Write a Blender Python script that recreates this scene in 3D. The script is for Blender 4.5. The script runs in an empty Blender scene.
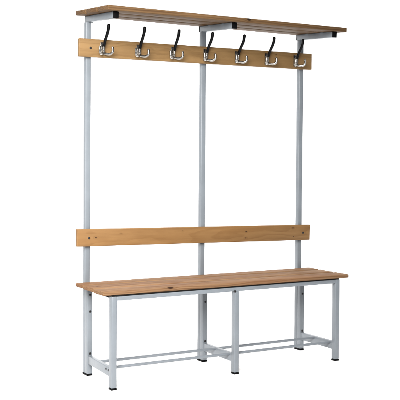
import bpy, bmesh, math, random
from mathutils import Vector, Matrix

random.seed(7)
scene = bpy.context.scene
COL = scene.collection
P = math.pi

# ------------------------------------------------------------------ helpers
def link(name, bm, mat, parent=None, smooth=True):
    me = bpy.data.meshes.new(name)
    bm.normal_update()
    bm.to_mesh(me); bm.free()
    if smooth:
        for p in me.polygons:
            p.use_smooth = True
        try:
            me.set_sharp_from_angle(angle=math.radians(40))
        except Exception:
            pass
    if mat is not None:
        me.materials.append(mat)
    o = bpy.data.objects.new(name, me)
    COL.objects.link(o)
    if parent is not None:
        o.parent = parent
    return o

def copy_part(o, parent, loc):
    c = o.copy()
    COL.objects.link(c)
    c.parent = parent
    c.location = loc
    return c

def box_bm(x0, x1, y0, y1, z0, z1, bev=0.003, seg=3, bm=None):
    own = bm is None
    b = bmesh.new()
    vs = [b.verts.new((x, y, z)) for x in (x0, x1) for y in (y0, y1) for z in (z0, z1)]
    for f in ((0, 1, 3, 2), (4, 6, 7, 5), (0, 4, 5, 1), (2, 3, 7, 6), (0, 2, 6, 4), (1, 5, 7, 3)):
        b.faces.new([vs[i] for i in f])
    bmesh.ops.recalc_face_normals(b, faces=b.faces)
    if bev > 0:
        bmesh.ops.bevel(b, geom=list(b.edges), offset=bev, segments=seg, profile=0.5, affect='EDGES')
    if own:
        return b
    me = bpy.data.meshes.new('tmp')
    b.to_mesh(me); b.free()
    bm.from_mesh(me)
    bpy.data.meshes.remove(me)
    return bm

def beam_bm(a, b, w, h, bev=0.003):
    """box of width w (sideways) and height h (z) running from point a to b"""
    a = Vector(a); b = Vector(b); d = b - a
    L = d.length
    bm = box_bm(-w / 2, w / 2, 0, L, -h / 2, h / 2, bev)
    yv = d.normalized(); xv = yv.cross(Vector((0, 0, 1))).normalized(); zv = xv.cross(yv)
    M = Matrix((xv, yv, zv)).transposed().to_4x4()
    M.translation = a
    bmesh.ops.transform(bm, matrix=M, verts=bm.verts)
    return bm

def tube_bm(pts, radii, n=14, cap_round=True, bm=None):
    """smooth round bar through points"""
    bm = bm or bmesh.new()
    pts = [Vector(p) for p in pts]
    # catmull-rom resample
    P2, R2 = [], []
    m = len(pts)
    for i in range(m - 1):
        p0 = pts[max(i - 1, 0)]; p1 = pts[i]; p2 = pts[i + 1]; p3 = pts[min(i + 2, m - 1)]
        for k in range(6):
            t = k / 6
            q = 0.5 * ((2 * p1) + (-p0 + p2) * t + (2 * p0 - 5 * p1 + 4 * p2 - p3) * t * t + (-p0 + 3 * p1 - 3 * p2 + p3) * t ** 3)
            P2.append(q); R2.append(radii[i] * (1 - t) + radii[i + 1] * t)
    P2.append(pts[-1]); R2.append(radii[-1])
    if cap_round:
        def ext(pa, pb, r):
            d = (pa - pb).normalized()
            return [(pa + d * r * s, r * c) for s, c in ((0.45, 0.9), (0.8, 0.6), (0.97, 0.22))]
        e = ext(P2[-1], P2[-2], R2[-1]); s = ext(P2[0], P2[1], R2[0])
        P2 = [x[0] for x in reversed(s)] + P2 + [x[0] for x in e]
        R2 = [x[1] for x in reversed(s)] + R2 + [x[1] for x in e]
    rings = []
    up = Vector((0.31, 0.2, 0.93))
    for i, (p, r) in enumerate(zip(P2, R2)):
        t = (P2[min(i + 1, len(P2) - 1)] - P2[max(i - 1, 0)]).normalized()
        u = (up - t * up.dot(t)).normalized(); up = u
        v = t.cross(u)
        rings.append([bm.verts.new(p + (u * math.cos(a) + v * math.sin(a)) * r) for a in [2 * P * k / n for k in range(n)]])
    for a, b in zip(rings[:-1], rings[1:]):
        for k in range(n):
            bm.faces.new((a[k], a[(k + 1) % n], b[(k + 1) % n], b[k]))
    bm.faces.new(rings[0]); bm.faces.new(list(reversed(rings[-1])))
    bmesh.ops.recalc_face_normals(bm, faces=bm.faces)
    return bm

# ------------------------------------------------------------------ materials
class NT:
    def __init__(s, name):
        s.m = bpy.data.materials.new(name); s.m.use_nodes = True
        s.t = s.m.node_tree; s.b = s.t.nodes['Principled BSDF']
    def n(s, typ, **kw):
        q = s.t.nodes.new(typ)
        for k, v in kw.items():
            setattr(q, k, v)
        return q
    def l(s, a, b):
        s.t.links.new(a, b)
    def val(s, sock, v):
        if hasattr(v, 'default_value') or hasattr(v, 'is_linked'):
            s.l(v, sock)
        else:
            sock.default_value = v
    def math(s, op, a, b=None, c=None, clamp=False):
        q = s.n('ShaderNodeMath', operation=op, use_clamp=clamp)
        s.val(q.inputs[0], a)
        if b is not None: s.val(q.inputs[1], b)
        if c is not None: s.val(q.inputs[2], c)
        return q.outputs[0]
    def noise(s, vec, scale, detail=4, rough=0.55, dist=0.0):
        q = s.n('ShaderNodeTexNoise')
        s.l(vec, q.inputs['Vector'])
        q.inputs['Scale'].default_value = scale; q.inputs['Detail'].default_value = detail
        q.inputs['Roughness'].default_value = rough; q.inputs['Distortion'].default_value = dist
        return q.outputs[0]
    def mapping(s, vec, loc=(0, 0, 0), sc=(1, 1, 1)):
        q = s.n('ShaderNodeMapping')
        s.l(vec, q.inputs[0]); q.inputs['Location'].default_value = loc; q.inputs['Scale'].default_value = sc
        return q.outputs[0]
    def mix(s, fac, a, b, blend='MIX'):
        q = s.n('ShaderNodeMix', data_type='RGBA', blend_type=blend)
        s.val(q.inputs[0], fac)
        for sk, v in ((q.inputs[6], a), (q.inputs[7], b)):
            if isinstance(v, tuple): sk.default_value = v + (1,) if len(v) == 3 else v
            else: s.l(v, sk)
        return q.outputs[2]
    def smooth(s, v, lo, hi):
        q = s.n('ShaderNodeMapRange', interpolation_type='SMOOTHSTEP')
        s.l(v, q.inputs[0]); q.inputs[1].default_value = lo; q.inputs[2].default_value = hi
        return q.outputs[0]

def wood(name, light, dark, red, seed, axis, knots=(), rough=0.42, ring=0.0085, streak=1.0, soft=1.0, spec=0.18):
    """varnished pine: growth rings round a far pith, streaks along x, resin darkening, knots (x, y, z, radius)"""
    N = NT(name)
    tc = N.n('ShaderNodeTexCoord').outputs['Object']
    rnd = random.Random(seed)
    off = (rnd.uniform(-5, 5), rnd.uniform(-5, 5), rnd.uniform(-5, 5))
    sep = N.n('ShaderNodeSeparateXYZ'); N.l(tc, sep.inputs[0])
    x, y, z = sep.outputs
    wob = N.noise(N.mapping(tc, off, (1.3, 5, 5)), 1.0, 3, 0.5)
    wob2 = N.noise(N.mapping(tc, off, (6, 18, 18)), 1.0, 3, 0.5)
    py, pz = axis
    dy = N.math('SUBTRACT', y, py); dz = N.math('SUBTRACT', z, pz)
    r = N.math('SQRT', N.math('ADD', N.math('MULTIPLY', dy, dy), N.math('MULTIPLY', dz, dz)))
    r = N.math('ADD', r, N.math('MULTIPLY', wob, 0.055))
    r = N.math('ADD', r, N.math('MULTIPLY', wob2, 0.006))
    kmask = None; kcore = None
    for (kx, ky, kz, kr) in knots:
        vs = N.n('ShaderNodeVectorMath', operation='SUBTRACT'); N.l(tc, vs.inputs[0]); vs.inputs[1].default_value = (kx, ky, kz)
        vm = N.n('ShaderNodeVectorMath', operation='MULTIPLY'); N.l(vs.outputs[0], vm.inputs[0]); vm.inputs[1].default_value = (0.6, 1, 1)
        ln = N.n('ShaderNodeVectorMath', operation='LENGTH'); N.l(vm.outputs[0], ln.inputs[0])
        d = N.math('DIVIDE', ln.outputs['Value'], kr)
        d = N.math('ADD', d, N.math('MULTIPLY', N.math('SUBTRACT', wob2, 0.5), 0.9))
        halo = N.math('SUBTRACT', 1.0, N.smooth(d, 0.5, 3.0))
        core = N.math('SUBTRACT', 1.0, N.smooth(d, 0.45, 1.0))
        kmask = halo if kmask is None else N.math('MAXIMUM', kmask, halo)
        kcore = core if kcore is None else N.math('MAXIMUM', kcore, core)
    if kmask is not None:
        r = N.math('ADD', r, N.math('MULTIPLY', kmask, 0.007))
    ph = N.math('DIVIDE', r, ring)
    fr = N.math('FRACT', ph)
    # early wood slowly darkening, then a sharp late-wood line
    late = N.math('MULTIPLY', N.smooth(fr, 0.25, 0.86), N.math('SUBTRACT', 1.0, N.smooth(fr, 0.90, 1.0)))
    fine = N.noise(N.mapping(tc, off, (5, 420, 420)), 1.0, 3, 0.6)
    mid = N.noise(N.mapping(tc, off, (1.6, 55, 55)), 1.0, 4, 0.6)
    broad = N.noise(N.mapping(tc, off, (0.9, 9, 9)), 1.0, 2, 0.5)
    f = N.math('MULTIPLY', late, 0.55 * soft)
    f = N.math('ADD', f, N.math('MULTIPLY', N.math('SUBTRACT', mid, 0.42), 1.1 * streak))
    f = N.math('ADD', f, N.math('MULTIPLY', N.math('SUBTRACT', fine, 0.5), 0.55 * streak))
    f = N.math('ADD', f, 0.12, clamp=True)
    c = N.mix(f, light, dark)
    c = N.mix(N.math('MULTIPLY', N.smooth(broad, 0.45, 0.72), 0.55), c, red)
    tone = N.noise(N.mapping(tc, (off[1], off[2], off[0]), (2.2, 14, 14)), 1.0, 3, 0.55)
    c = N.mix(N.math('MULTIPLY', N.smooth(tone, 0.5, 0.7), 0.6), c, N.mix(0.5, c, tuple(v * 1.35 for v in light)))
    pores = N.smooth(N.noise(N.mapping(tc, off, (26, 900, 900)), 1.0, 1, 0.5), 0.66, 0.78)
    c = N.mix(N.math('MULTIPLY', pores, 0.35), c, tuple(v * 0.45 for v in dark))
    if kmask is not None:
        c = N.mix(N.math('MULTIPLY', kmask, 0.28), c, tuple(v * 0.75 for v in dark))
        c = N.mix(N.math('MULTIPLY', kcore, 0.92), c, (dark[0] * 0.16, dark[1] * 0.12, dark[2] * 0.12))
    N.l(c, N.b.inputs['Base Color'])
    rr = N.math('ADD', rough - 0.08, N.math('MULTIPLY', mid, 0.2))
    N.l(rr, N.b.inputs['Roughness'])
    N.b.inputs['Specular IOR Level'].default_value = spec
    bp = N.n('ShaderNodeBump'); bp.inputs['Strength'].default_value = 0.25; bp.inputs['Distance'].default_value = 0.0008
    N.l(N.math('ADD', fine, N.math('MULTIPLY', late, 0.6)), bp.inputs['Height']); N.l(bp.outputs[0], N.b.inputs['Normal'])
    return N.m

def paint(name, col, rough=0.38):
    """powder-coated steel: orange peel, faint handling marks"""
    N = NT(name)
    tc = N.n('ShaderNodeTexCoord').outputs['Object']
    a = N.noise(tc, 9, 5, 0.6); b = N.noise(N.mapping(tc, (3, 1, 2), (60, 60, 14)), 1.0, 4, 0.65)
    c = N.mix(N.smooth(a, 0.3, 0.7), tuple(v * 0.93 for v in col), tuple(min(v * 1.05, 1) for v in col))
    c = N.mix(N.math('MULTIPLY', N.smooth(b, 0.62, 0.8), 0.22), c, tuple(v * 0.6 for v in col))
    N.l(c, N.b.inputs['Base Color'])
    N.l(N.math('ADD', rough - 0.08, N.math('MULTIPLY', b, 0.2)), N.b.inputs['Roughness'])
    bp = N.n('ShaderNodeBump'); bp.inputs['Strength'].default_value = 0.12; bp.inputs['Distance'].default_value = 0.0006
    N.l(N.noise(tc, 420, 2, 0.5), bp.inputs['Height']); N.l(bp.outputs[0], N.b.inputs['Normal'])
    return N.m

def simple(name, col, rough, metal=0.0, var=0.15, scale=60):
    N = NT(name)
    tc = N.n('ShaderNodeTexCoord').outputs['Object']
    a = N.noise(tc, scale, 4, 0.6)
    N.l(N.mix(a, tuple(v * (1 - var) for v in col), tuple(v * (1 + var) for v in col)), N.b.inputs['Base Color'])
    N.l(N.math('ADD', rough - 0.07, N.math('MULTIPLY', a, 0.14)), N.b.inputs['Roughness'])
    N.b.inputs['Metallic'].default_value = metal
    return N.m

M_STEEL = paint('grey_powder_coat', (0.119, 0.133, 0.148))
M_BLACK = simple('black_plastic', (0.002, 0.002, 0.0023), 0.5); M_BLACK.node_tree.nodes['Principled BSDF'].inputs['Specular IOR Level'].default_value = 0.05
M_SEAT_SHADE = simple('seat_shade_black', (0.004, 0.0035, 0.003), 0.8); M_SEAT_SHADE.node_tree.nodes['Principled BSDF'].inputs['Specular IOR Level'].default_value = 0.1  # near-black that paints in the shade under the seat slats
M_SLEEVE = simple('black_sleeve_plastic', (0.0015, 0.0015, 0.002), 0.34); M_SLEEVE.node_tree.nodes['Principled BSDF'].inputs['Specular IOR Level'].default_value = 0.1
M_CHROME = simple('zinc_plated_steel', (0.29, 0.275, 0.255), 0.22, 1.0, 0.08, 90)
M_BOLT = simple('dark_bolt_steel', (0.02, 0.019, 0.02), 0.45, 0.5)
M_FLOOR = simple('white_studio_floor', (0.92, 0.92, 0.92), 0.75, 0.0, 0.01, 3)

# ------------------------------------------------------------------ measured layout (metres; x along, -y to the front)
W, DU, DL = 0.0290, 0.0285, 0.0332
XS = (0.0, 0.6927, 1.3583)                     # left face of each upright
XF = (-0.024, 0.6844, 1.3551)                  # left face of each front leg
YF = (-0.3761, -0.3733, -0.3666)               # front face of each front leg
KY = (-0.3064, -0.3048, -0.3047)               # front end of each shelf bracket
KX = (0.0088, 0.6957, 1.3597)
SZ0, SZ1 = 0.4580, 0.4830
HZ0, HZ1 = 1.8510, 1.8750
BT = 0.0237
TILT = 0.042                                    # the cantilevered shelf sags a little towards its front
def shelf_z(y):
    return HZ0 + TILT * (y + 0.24) - 0.001

# ------------------------------------------------------------------ floor sweep
bm = bmesh.new()
prof = [(-9.0, 0.0), (3.2, 0.0)]
for k in range(1, 17):
    a = P / 2 * k / 16
    prof.append((3.2 + 2.0 * math.sin(a), 2.0 - 2.0 * math.cos(a)))
prof.append((5.2, 7.0))
rows = [[bm.verts.new((x, y, z)) for x in (-9, -3, 0, 3, 11)] for y, z in prof]
for a, b in zip(rows[:-1], rows[1:]):
    for k in range(4):
        bm.faces.new((a[k], a[k + 1], b[k + 1], b[k]))
floor = link('floor', bm, M_FLOOR)
floor['kind'] = 'structure'

# ------------------------------------------------------------------ the bench
bench = bpy.data.objects.new('locker_room_bench', None)
COL.objects.link(bench)
bench.empty_display_size = 0.2
bench['label'] = 'pine slatted changing room bench with backrest, hook rail and shelf on grey steel frame'
bench['category'] = 'bench'

def bolt_bm(r=0.0048, h=0.0042):
    b = bmesh.new()
    n = 16
    prof = ((0, 1.35 * r), (0.28 * h, 1.35 * r), (0.36 * h, 1.25 * r), (0.36 * h, r), (0.7 * h, 0.97 * r), (h, 0.72 * r), (h, 0.48 * r), (0.55 * h, 0.44 * r))
    rings = []
    for d, q in prof:
        rings.append([b.verts.new((q * math.cos(2 * P * k / n), -d, q * math.sin(2 * P * k / n))) for k in range(n)])
    for a, c in zip(rings[:-1], rings[1:]):
        for k in range(n):
            b.faces.new((a[k], a[(k + 1) % n], c[(k + 1) % n], c[k]))
    b.faces.new(rings[-1]); b.faces.new(list(reversed(rings[0])))
    bmesh.ops.recalc_face_normals(b, faces=b.faces)
    return b
proto_bolt = None
def bolt(parent, x, y, z, s=1.0, rz=0.0):
    """domed bolt head facing the front, a child of the piece it holds"""
    global proto_bolt
    if proto_bolt is None:
        proto_bolt = link('bolt', bolt_bm(), M_BOLT, parent)
        o = proto_bolt
    else:
        o = proto_bolt.copy(); COL.objects.link(o); o.parent = parent
    o.location = (x, y, z); o.scale = (s, s, s); o.rotation_euler = (0, 0, rz)
    return o

def foot_cap(x0, x1, y0, y1, parent):
    b = box_bm(x0 - 0.0006, x1 + 0.0006, y0 - 0.0006, y1 + 0.0006, 0.0, 0.0095, 0.0022, 2)
    return link('foot_cap', b, M_BLACK, parent)

# uprights, rear legs, front legs, stretchers, brackets
for i in range(3):
    x = XS[i]; kx = KX[i]
    dz = -0.0026 * (kx + 0.04)
    kt = shelf_z(0.0) + dz - 0.0006            # top and underside of the bracket over the front of the upright
    kb = kt - 0.0325
    top = kb + 0.0004
    up = link('upright_post', box_bm(x, x + W, 0.0006, DU, 0.0095, top, 0.0035), M_STEEL, bench)
    foot_cap(x, x + W, 0.0006, DU, up)
    rl = link('rear_leg', box_bm(x, x + W, -DL, -0.0006, 0.0095, SZ0 - 0.0008, 0.0035), M_STEEL, bench)
    foot_cap(x, x + W, -DL, -0.0006, rl)
    bolt(rl, x + 0.0150, -DL + 0.0004, 0.420); bolt(rl, x + 0.0150, -DL + 0.0004, 0.334); bolt(rl, x + 0.0155, -DL + 0.0004, 0.116)
    xf, yf = XF[i], YF[i]
    ftop = SZ0 - 0.0008 if i != 1 else SZ0 - 0.0222
    fl = link('front_leg', box_bm(xf, xf + W, yf, yf + DL, 0.0095, ftop, 0.0035), M_STEEL, bench)
    foot_cap(xf, xf + W, yf, yf + DL, fl)
    # low stretcher between the legs of one frame, side rail under the slats
    a = Vector((x + W / 2, -DL, 0.084)); b = Vector((xf + W / 2, yf + DL, 0.084))
    st = link('stretcher', beam_bm(a, b, 0.022, 0.043), M_STEEL, bench)
    link('slat_bearer', beam_bm((x + W / 2, -DL, SZ0 - 0.0025), (xf + W / 2, yf + DL, SZ0 - 0.0025), 0.025, 0.0155, 0.0015), M_SEAT_SHADE, bench)  # rail coloured black to carry the shade below the slat ends
    # weld beads where the stretcher meets the two legs
    for p, dy in ((a, -0.0008), (b, 0.0008)):
        wb = bmesh.new()
        path = [(-0.0112, -0.020), (-0.0112, 0.0), (-0.0112, 0.0205), (0.0, 0.0215), (0.0112, 0.0205), (0.0112, -0.02)]
        pts, rad = [], []
        for (u0, v0), (u1, v1) in zip(path[:-1], path[1:]):
            n = max(2, int(math.hypot(u1 - u0, v1 - v0) / 0.004))
            for q in range(n):
                t = q / n
                pts.append((p.x + u0 + (u1 - u0) * t, p.y + dy, p.z + v0 + (v1 - v0) * t))
                rad.append(random.uniform(0.0016, 0.0030))
        tube_bm(pts, rad, 8, True, wb)
        link('weld_bead', wb, M_STEEL, st)
    # bolts on the outer side of the stretcher, near the front leg
    for t in ((0.86, 0.97) if i == 0 else ()):
        q = a.lerp(b, t)
        bolt(st, q.x - 0.0108, q.y, q.z + 0.008, 0.9, -P / 2)
    # shelf bracket with plastic plugs at both ends
    br = link('shelf_bracket', box_bm(0, W, KY[i] + 0.003, DU + 0.006, -0.0325, 0, 0.004), M_STEEL, bench)
    br.location = (kx, 0, kt); br.rotation_euler = (TILT, 0, 0)
    wb = bmesh.new()
    pts = [(W * q / 7, 0.0004, -0.0327) for q in range(8)]
    tube_bm(pts, [random.uniform(0.0016, 0.0028) for q in pts], 8, True, wb)
    link('weld_bead', wb, M_STEEL, br)
    link('end_cap', box_bm(-0.0008, W + 0.0008, KY[i] - 0.003, KY[i] + 0.003, -0.0337, -0.0004, 0.0022, 2), M_BLACK, br)
    link('end_cap', box_bm(-0.0008, W + 0.0008, DU + 0.006, DU + 0.0105, -0.0333, -0.0004, 0.0022, 2), M_BLACK, br)

# front rail under the seat in two lengths between the outer legs; it passes over the middle leg
link('seat_shade_strip', beam_bm((XF[0] + 0.004, YF[0] + 0.0165, SZ0 + 0.0024), (XF[2] + W - 0.004, YF[2] + 0.0165, SZ0 + 0.0024), 0.027, 0.0058, 0.001), M_SEAT_SHADE, bench)  # added black strip, draws the shadow line under the front slat
link('seat_rail', beam_bm((XF[0] + W, YF[0] + 0.0165, SZ0 - 0.0115), (XF[2], YF[2] + 0.0165, SZ0 - 0.0115), 0.031, 0.0205, 0.0025), M_STEEL, bench)
o = bolt(bench, 0.684, -0.3742, 0.4375)
# shoe rods
for y, z in ((-0.1636, 0.0985), (-0.3143, 0.0985)):
    link('shoe_rod', tube_bm([(x_ - 0.006 * 0, y, z) for x_ in (0.004, 0.45, 0.9, 1.368)], [0.0075] * 4, 16), M_STEEL, bench)

# ------------------------------------------------------------------ wood
TAN = dict(light=(0.1677, 0.0920, 0.0359), dark=(0.1014, 0.0484, 0.0156), red=(0.1342, 0.0640, 0.0195))
HOOKC = dict(light=(0.1558, 0.0927, 0.0380), dark=(0.0912, 0.0494, 0.0175), red=(0.1216, 0.0654, 0.0228))
SEATC = dict(light=(0.172, 0.102, 0.055), dark=(0.072, 0.033, 0.015), red=(0.124, 0.054, 0.025))
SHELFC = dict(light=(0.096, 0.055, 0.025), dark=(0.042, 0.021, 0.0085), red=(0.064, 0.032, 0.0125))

def board(name, x0, x1, y0, y1, z0, z1, mat, bev=0.0035, pivot=None, rot=(0, 0, 0)):
    """board built round its own pivot so that it may sit a little out of true"""
    px, py, pz = pivot or (x0, y0, z0)
    bm = box_bm(x0 - px, x1 - px, y0 - py, y1 - py, z0 - pz, z1 - pz, bev, 3)
    o = link(name, bm, mat, bench)
    o.location = (px, py, pz); o.rotation_euler = rot
    return o

# seat slats (front slat has a dark knot on its front arris)
slats = ((-0.0960, -0.0010), (-0.2355, -0.1150), (-0.3720, -0.2555))
SB = SZ0 + 0.0055
kn = ([(0.80 + 0.058, -0.05, 0.025, 0.006)],
      [(0.712 + 0.058, 0.06, 0.025, 0.007), (0.058 - 0.009, 0.06, 0.025, 0.008)],
      [(0.313 + 0.058, 0.004, 0.020, 0.0125), (0.914 + 0.058, 0.07, 0.025, 0.0075), (1.25, 0.05, 0.025, 0.005)])
ax = ((-0.02, -0.09), (0.03, -0.12), (0.07, -0.08))
for k, (y0, y1) in enumerate(slats):
    m = wood('seat_pine_%d' % k, seed=11 + k, axis=ax[k], knots=kn[k], rough=0.66, ring=0.0095, spec=0.05, soft=0.8, **SEATC)
    sx = (-0.0525, -0.0600, -0.0685)[k]
    board('seat_slat', sx, 1.4419 + (0, -0.002, 0.001)[k], y0, y1, SB, SZ1, m, 0.0045)

# shelf slats
sh = ((-0.0675, 0.0530), (-0.2060, -0.0850), (-0.3430, -0.2235))
kn = ([], [], [(0.778 + 0.04, 0.0, 0.018, 0.008), (0.3, 0.06, 0.0, 0.007)])
ax = ((0.05, -0.10), (0.02, 0.12), (0.08, -0.09))
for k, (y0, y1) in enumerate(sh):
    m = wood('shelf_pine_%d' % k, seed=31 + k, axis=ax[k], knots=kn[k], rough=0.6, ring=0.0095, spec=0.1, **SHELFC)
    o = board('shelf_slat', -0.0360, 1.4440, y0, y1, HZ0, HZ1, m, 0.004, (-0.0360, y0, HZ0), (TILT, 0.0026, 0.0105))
    o.location.z = shelf_z(y0)

# backrest board (hangs a touch low at its far end) and hook board
m = wood('backrest_pine', seed=57, axis=(0.17, 0.055), knots=[(0.050 + 0.054, 0.0, 0.045, 0.0042), (0.193 + 0.054, 0, 0.062, 0.0026), (0.977 + 0.054, 0, 0.022, 0.0034), (0.977 + 0.056, 0, 0.058, 0.0040), (1.305 + 0.054, 0, 0.073, 0.0042), (1.31 + 0.054, 0, 0.022, 0.002), (0.62, 0, 0.07, 0.002)], rough=0.52, ring=0.0056, streak=0.75, soft=0.55, **TAN)
br = board('backrest_board', -0.0544, 1.4293, -BT, 0.0, 0.6715, 0.7613, m, 0.003, None, (0, 0.01516, 0))
for bx in (0.011, 1.378):
    bolt(br, bx + 0.0544, 0.0004, 0.0435)
m = wood('hook_board_pine', seed=64, axis=(0.16, 0.03), knots=[(0.335, 0, 0.018, 0.0022), (1.22, 0, 0.075, 0.0025)], rough=0.52, ring=0.0058, streak=0.75, soft=0.55, **HOOKC)
hb = board('hook_board', -0.0466, 1.4296, -BT, 0.0, 1.6459, 1.7391, m, 0.003, None, (0, -0.0036, 0))
bolt(hb, 0.016 + 0.0466, 0.0004, 0.046)

# ------------------------------------------------------------------ coat hooks: plate, three prongs, black sleeve on the tall one
def hook(loc):
    bm = bmesh.new()
    # tall arm (bare metal below the sleeve)
    tube_bm([(0, -0.003, 0.012), (0, -0.014, 0.020), (0, -0.017, 0.036), (0, -0.019, 0.050), (0.0005, -0.026, 0.066), (0.001, -0.04, 0.085)], [0.006, 0.0062, 0.0055, 0.005, 0.0045, 0.0045], 14, True, bm)
    # two short prongs, splayed left and right
    for s in (-1, 1):
        pts = [(0.003 * s, -0.006, 0.010), (0.014 * s, -0.024, 0.0045), (0.026 * s, -0.038, 0.004), (0.0345 * s, -0.047, 0.012), (0.0365 * s, -0.049, 0.025), (0.036 * s, -0.047, 0.036)]
        tube_bm(pts, [0.0068, 0.0066, 0.0065, 0.0064, 0.006, 0.0064], 14, True, bm)
    o = link('coat_hook', bm, M_CHROME, bench)
    o.location = loc
    pb = box_bm(-0.0125, 0.0125, -0.0045, 0.0, 0.0, 0.066, 0.002, 2)
    bmesh.ops.bevel(pb, geom=[e for e in pb.edges if False], offset=0.001, segments=1, affect='EDGES') if False else None
    link('mounting_plate', pb, M_CHROME, o)
    sl = tube_bm([(0, -0.0205, 0.047), (0.0006, -0.027, 0.065), (0.0012, -0.038, 0.083), (0.002, -0.053, 0.104), (0.0028, -0.063, 0.124), (0.0034, -0.067, 0.146)],
                 [0.0066, 0.0074, 0.0079, 0.0081, 0.0081, 0.0086], 16, True)
    link('hook_sleeve', sl, M_SLEEVE, o)
    for z in (0.058, 0.0075):
        b = bolt(o, 0, -0.0043, z, 0.62)
        b.name = 'screw'
    return o
HX = [0.082, 0.290, 0.497, 0.699, 0.903, 1.105, 1.307]
h0 = None
for k, hx in enumerate(HX):
    loc = Vector((hx, -BT - 0.0002, 1.6590 + 0.0036 * (hx + 0.0466)))
    if h0 is None:
        h0 = hook(loc)
    else:
        c = h0.copy(); COL.objects.link(c); c.parent = bench; c.location = loc
        c.rotation_euler = (0, 0, random.uniform(-0.09, 0.09))
        for ch in list(h0.children):
            d = ch.copy(); COL.objects.link(d); d.parent = c

# ------------------------------------------------------------------ light: white studio, big softbox on the left and one overhead
w = bpy.data.worlds.new('World'); scene.world = w; w.use_nodes = True
bg = w.node_tree.nodes['Background']
bg.inputs[0].default_value = (0.95, 0.98, 1.0, 1); bg.inputs[1].default_value = 0.36

def area(name, loc, target, sx, sy, power, col=(1, 1, 1)):
    l = bpy.data.lights.new(name, 'AREA'); l.shape = 'RECTANGLE'; l.size = sx; l.size_y = sy; l.energy = power; l.color = col
    o = bpy.data.objects.new(name, l); COL.objects.link(o)
    o.location = loc
    o.rotation_euler = (Vector(target) - Vector(loc)).to_track_quat('-Z', 'Y').to_euler()
    return o
k = area('softbox', (-1.7, -2.7, 2.3), (-0.15, 0, 1.0), 1.8, 1.8, 112, (1, 0.98, 0.95))
k.data.spread = math.radians(80)
area('overhead_softbox', (0.7, 0.3, 4.8), (0.7, 0.3, 0), 6.0, 6.0, 375)
area('backdrop_fill', (2.6, 2.0, 5.6), (3.6, 5.2, 1.8), 6.0, 1.0, 480)  # unseen fill light, added to keep the backdrop white towards the right

# ------------------------------------------------------------------ camera
f, PX, PY = 975.95, 208.956, 182.576
yaw, pitch, roll = -0.5404, -0.031, 0.008
cy, sy = math.cos(yaw), math.sin(yaw)
fwd = Vector((-sy, cy, 0)); right = Vector((cy, sy, 0)); up = Vector((0, 0, 1))
fwd, up = fwd * math.cos(pitch) + up * math.sin(pitch), up * math.cos(pitch) - fwd * math.sin(pitch)
right, up = right * math.cos(roll) + up * math.sin(roll), up * math.cos(roll) - right * math.sin(roll)
cam = bpy.data.cameras.new('camera'); co = bpy.data.objects.new('camera', cam); COL.objects.link(co)
Mx = Matrix((right, up, -fwd)).transposed().to_4x4(); Mx.translation = Vector((-2.0461, -4.6515, 1.1615))
co.matrix_world = Mx
cam.sensor_width = 36; cam.sensor_fit = 'HORIZONTAL'
cam.lens = f / 400 * 36
cam.shift_x = (200 - PX) / 400; cam.shift_y = (PY - 200) / 400
cam.clip_end = 100; cam.clip_start = 0.05
scene.camera = co
vs = scene.view_settings
scene.display_settings.display_device = 'sRGB'
vs.view_transform = 'Standard'; vs.look = 'None'; vs.exposure = 0.0; vs.gamma = 1.0; vs.use_curve_mapping = False
scene.cycles.max_bounces = 8
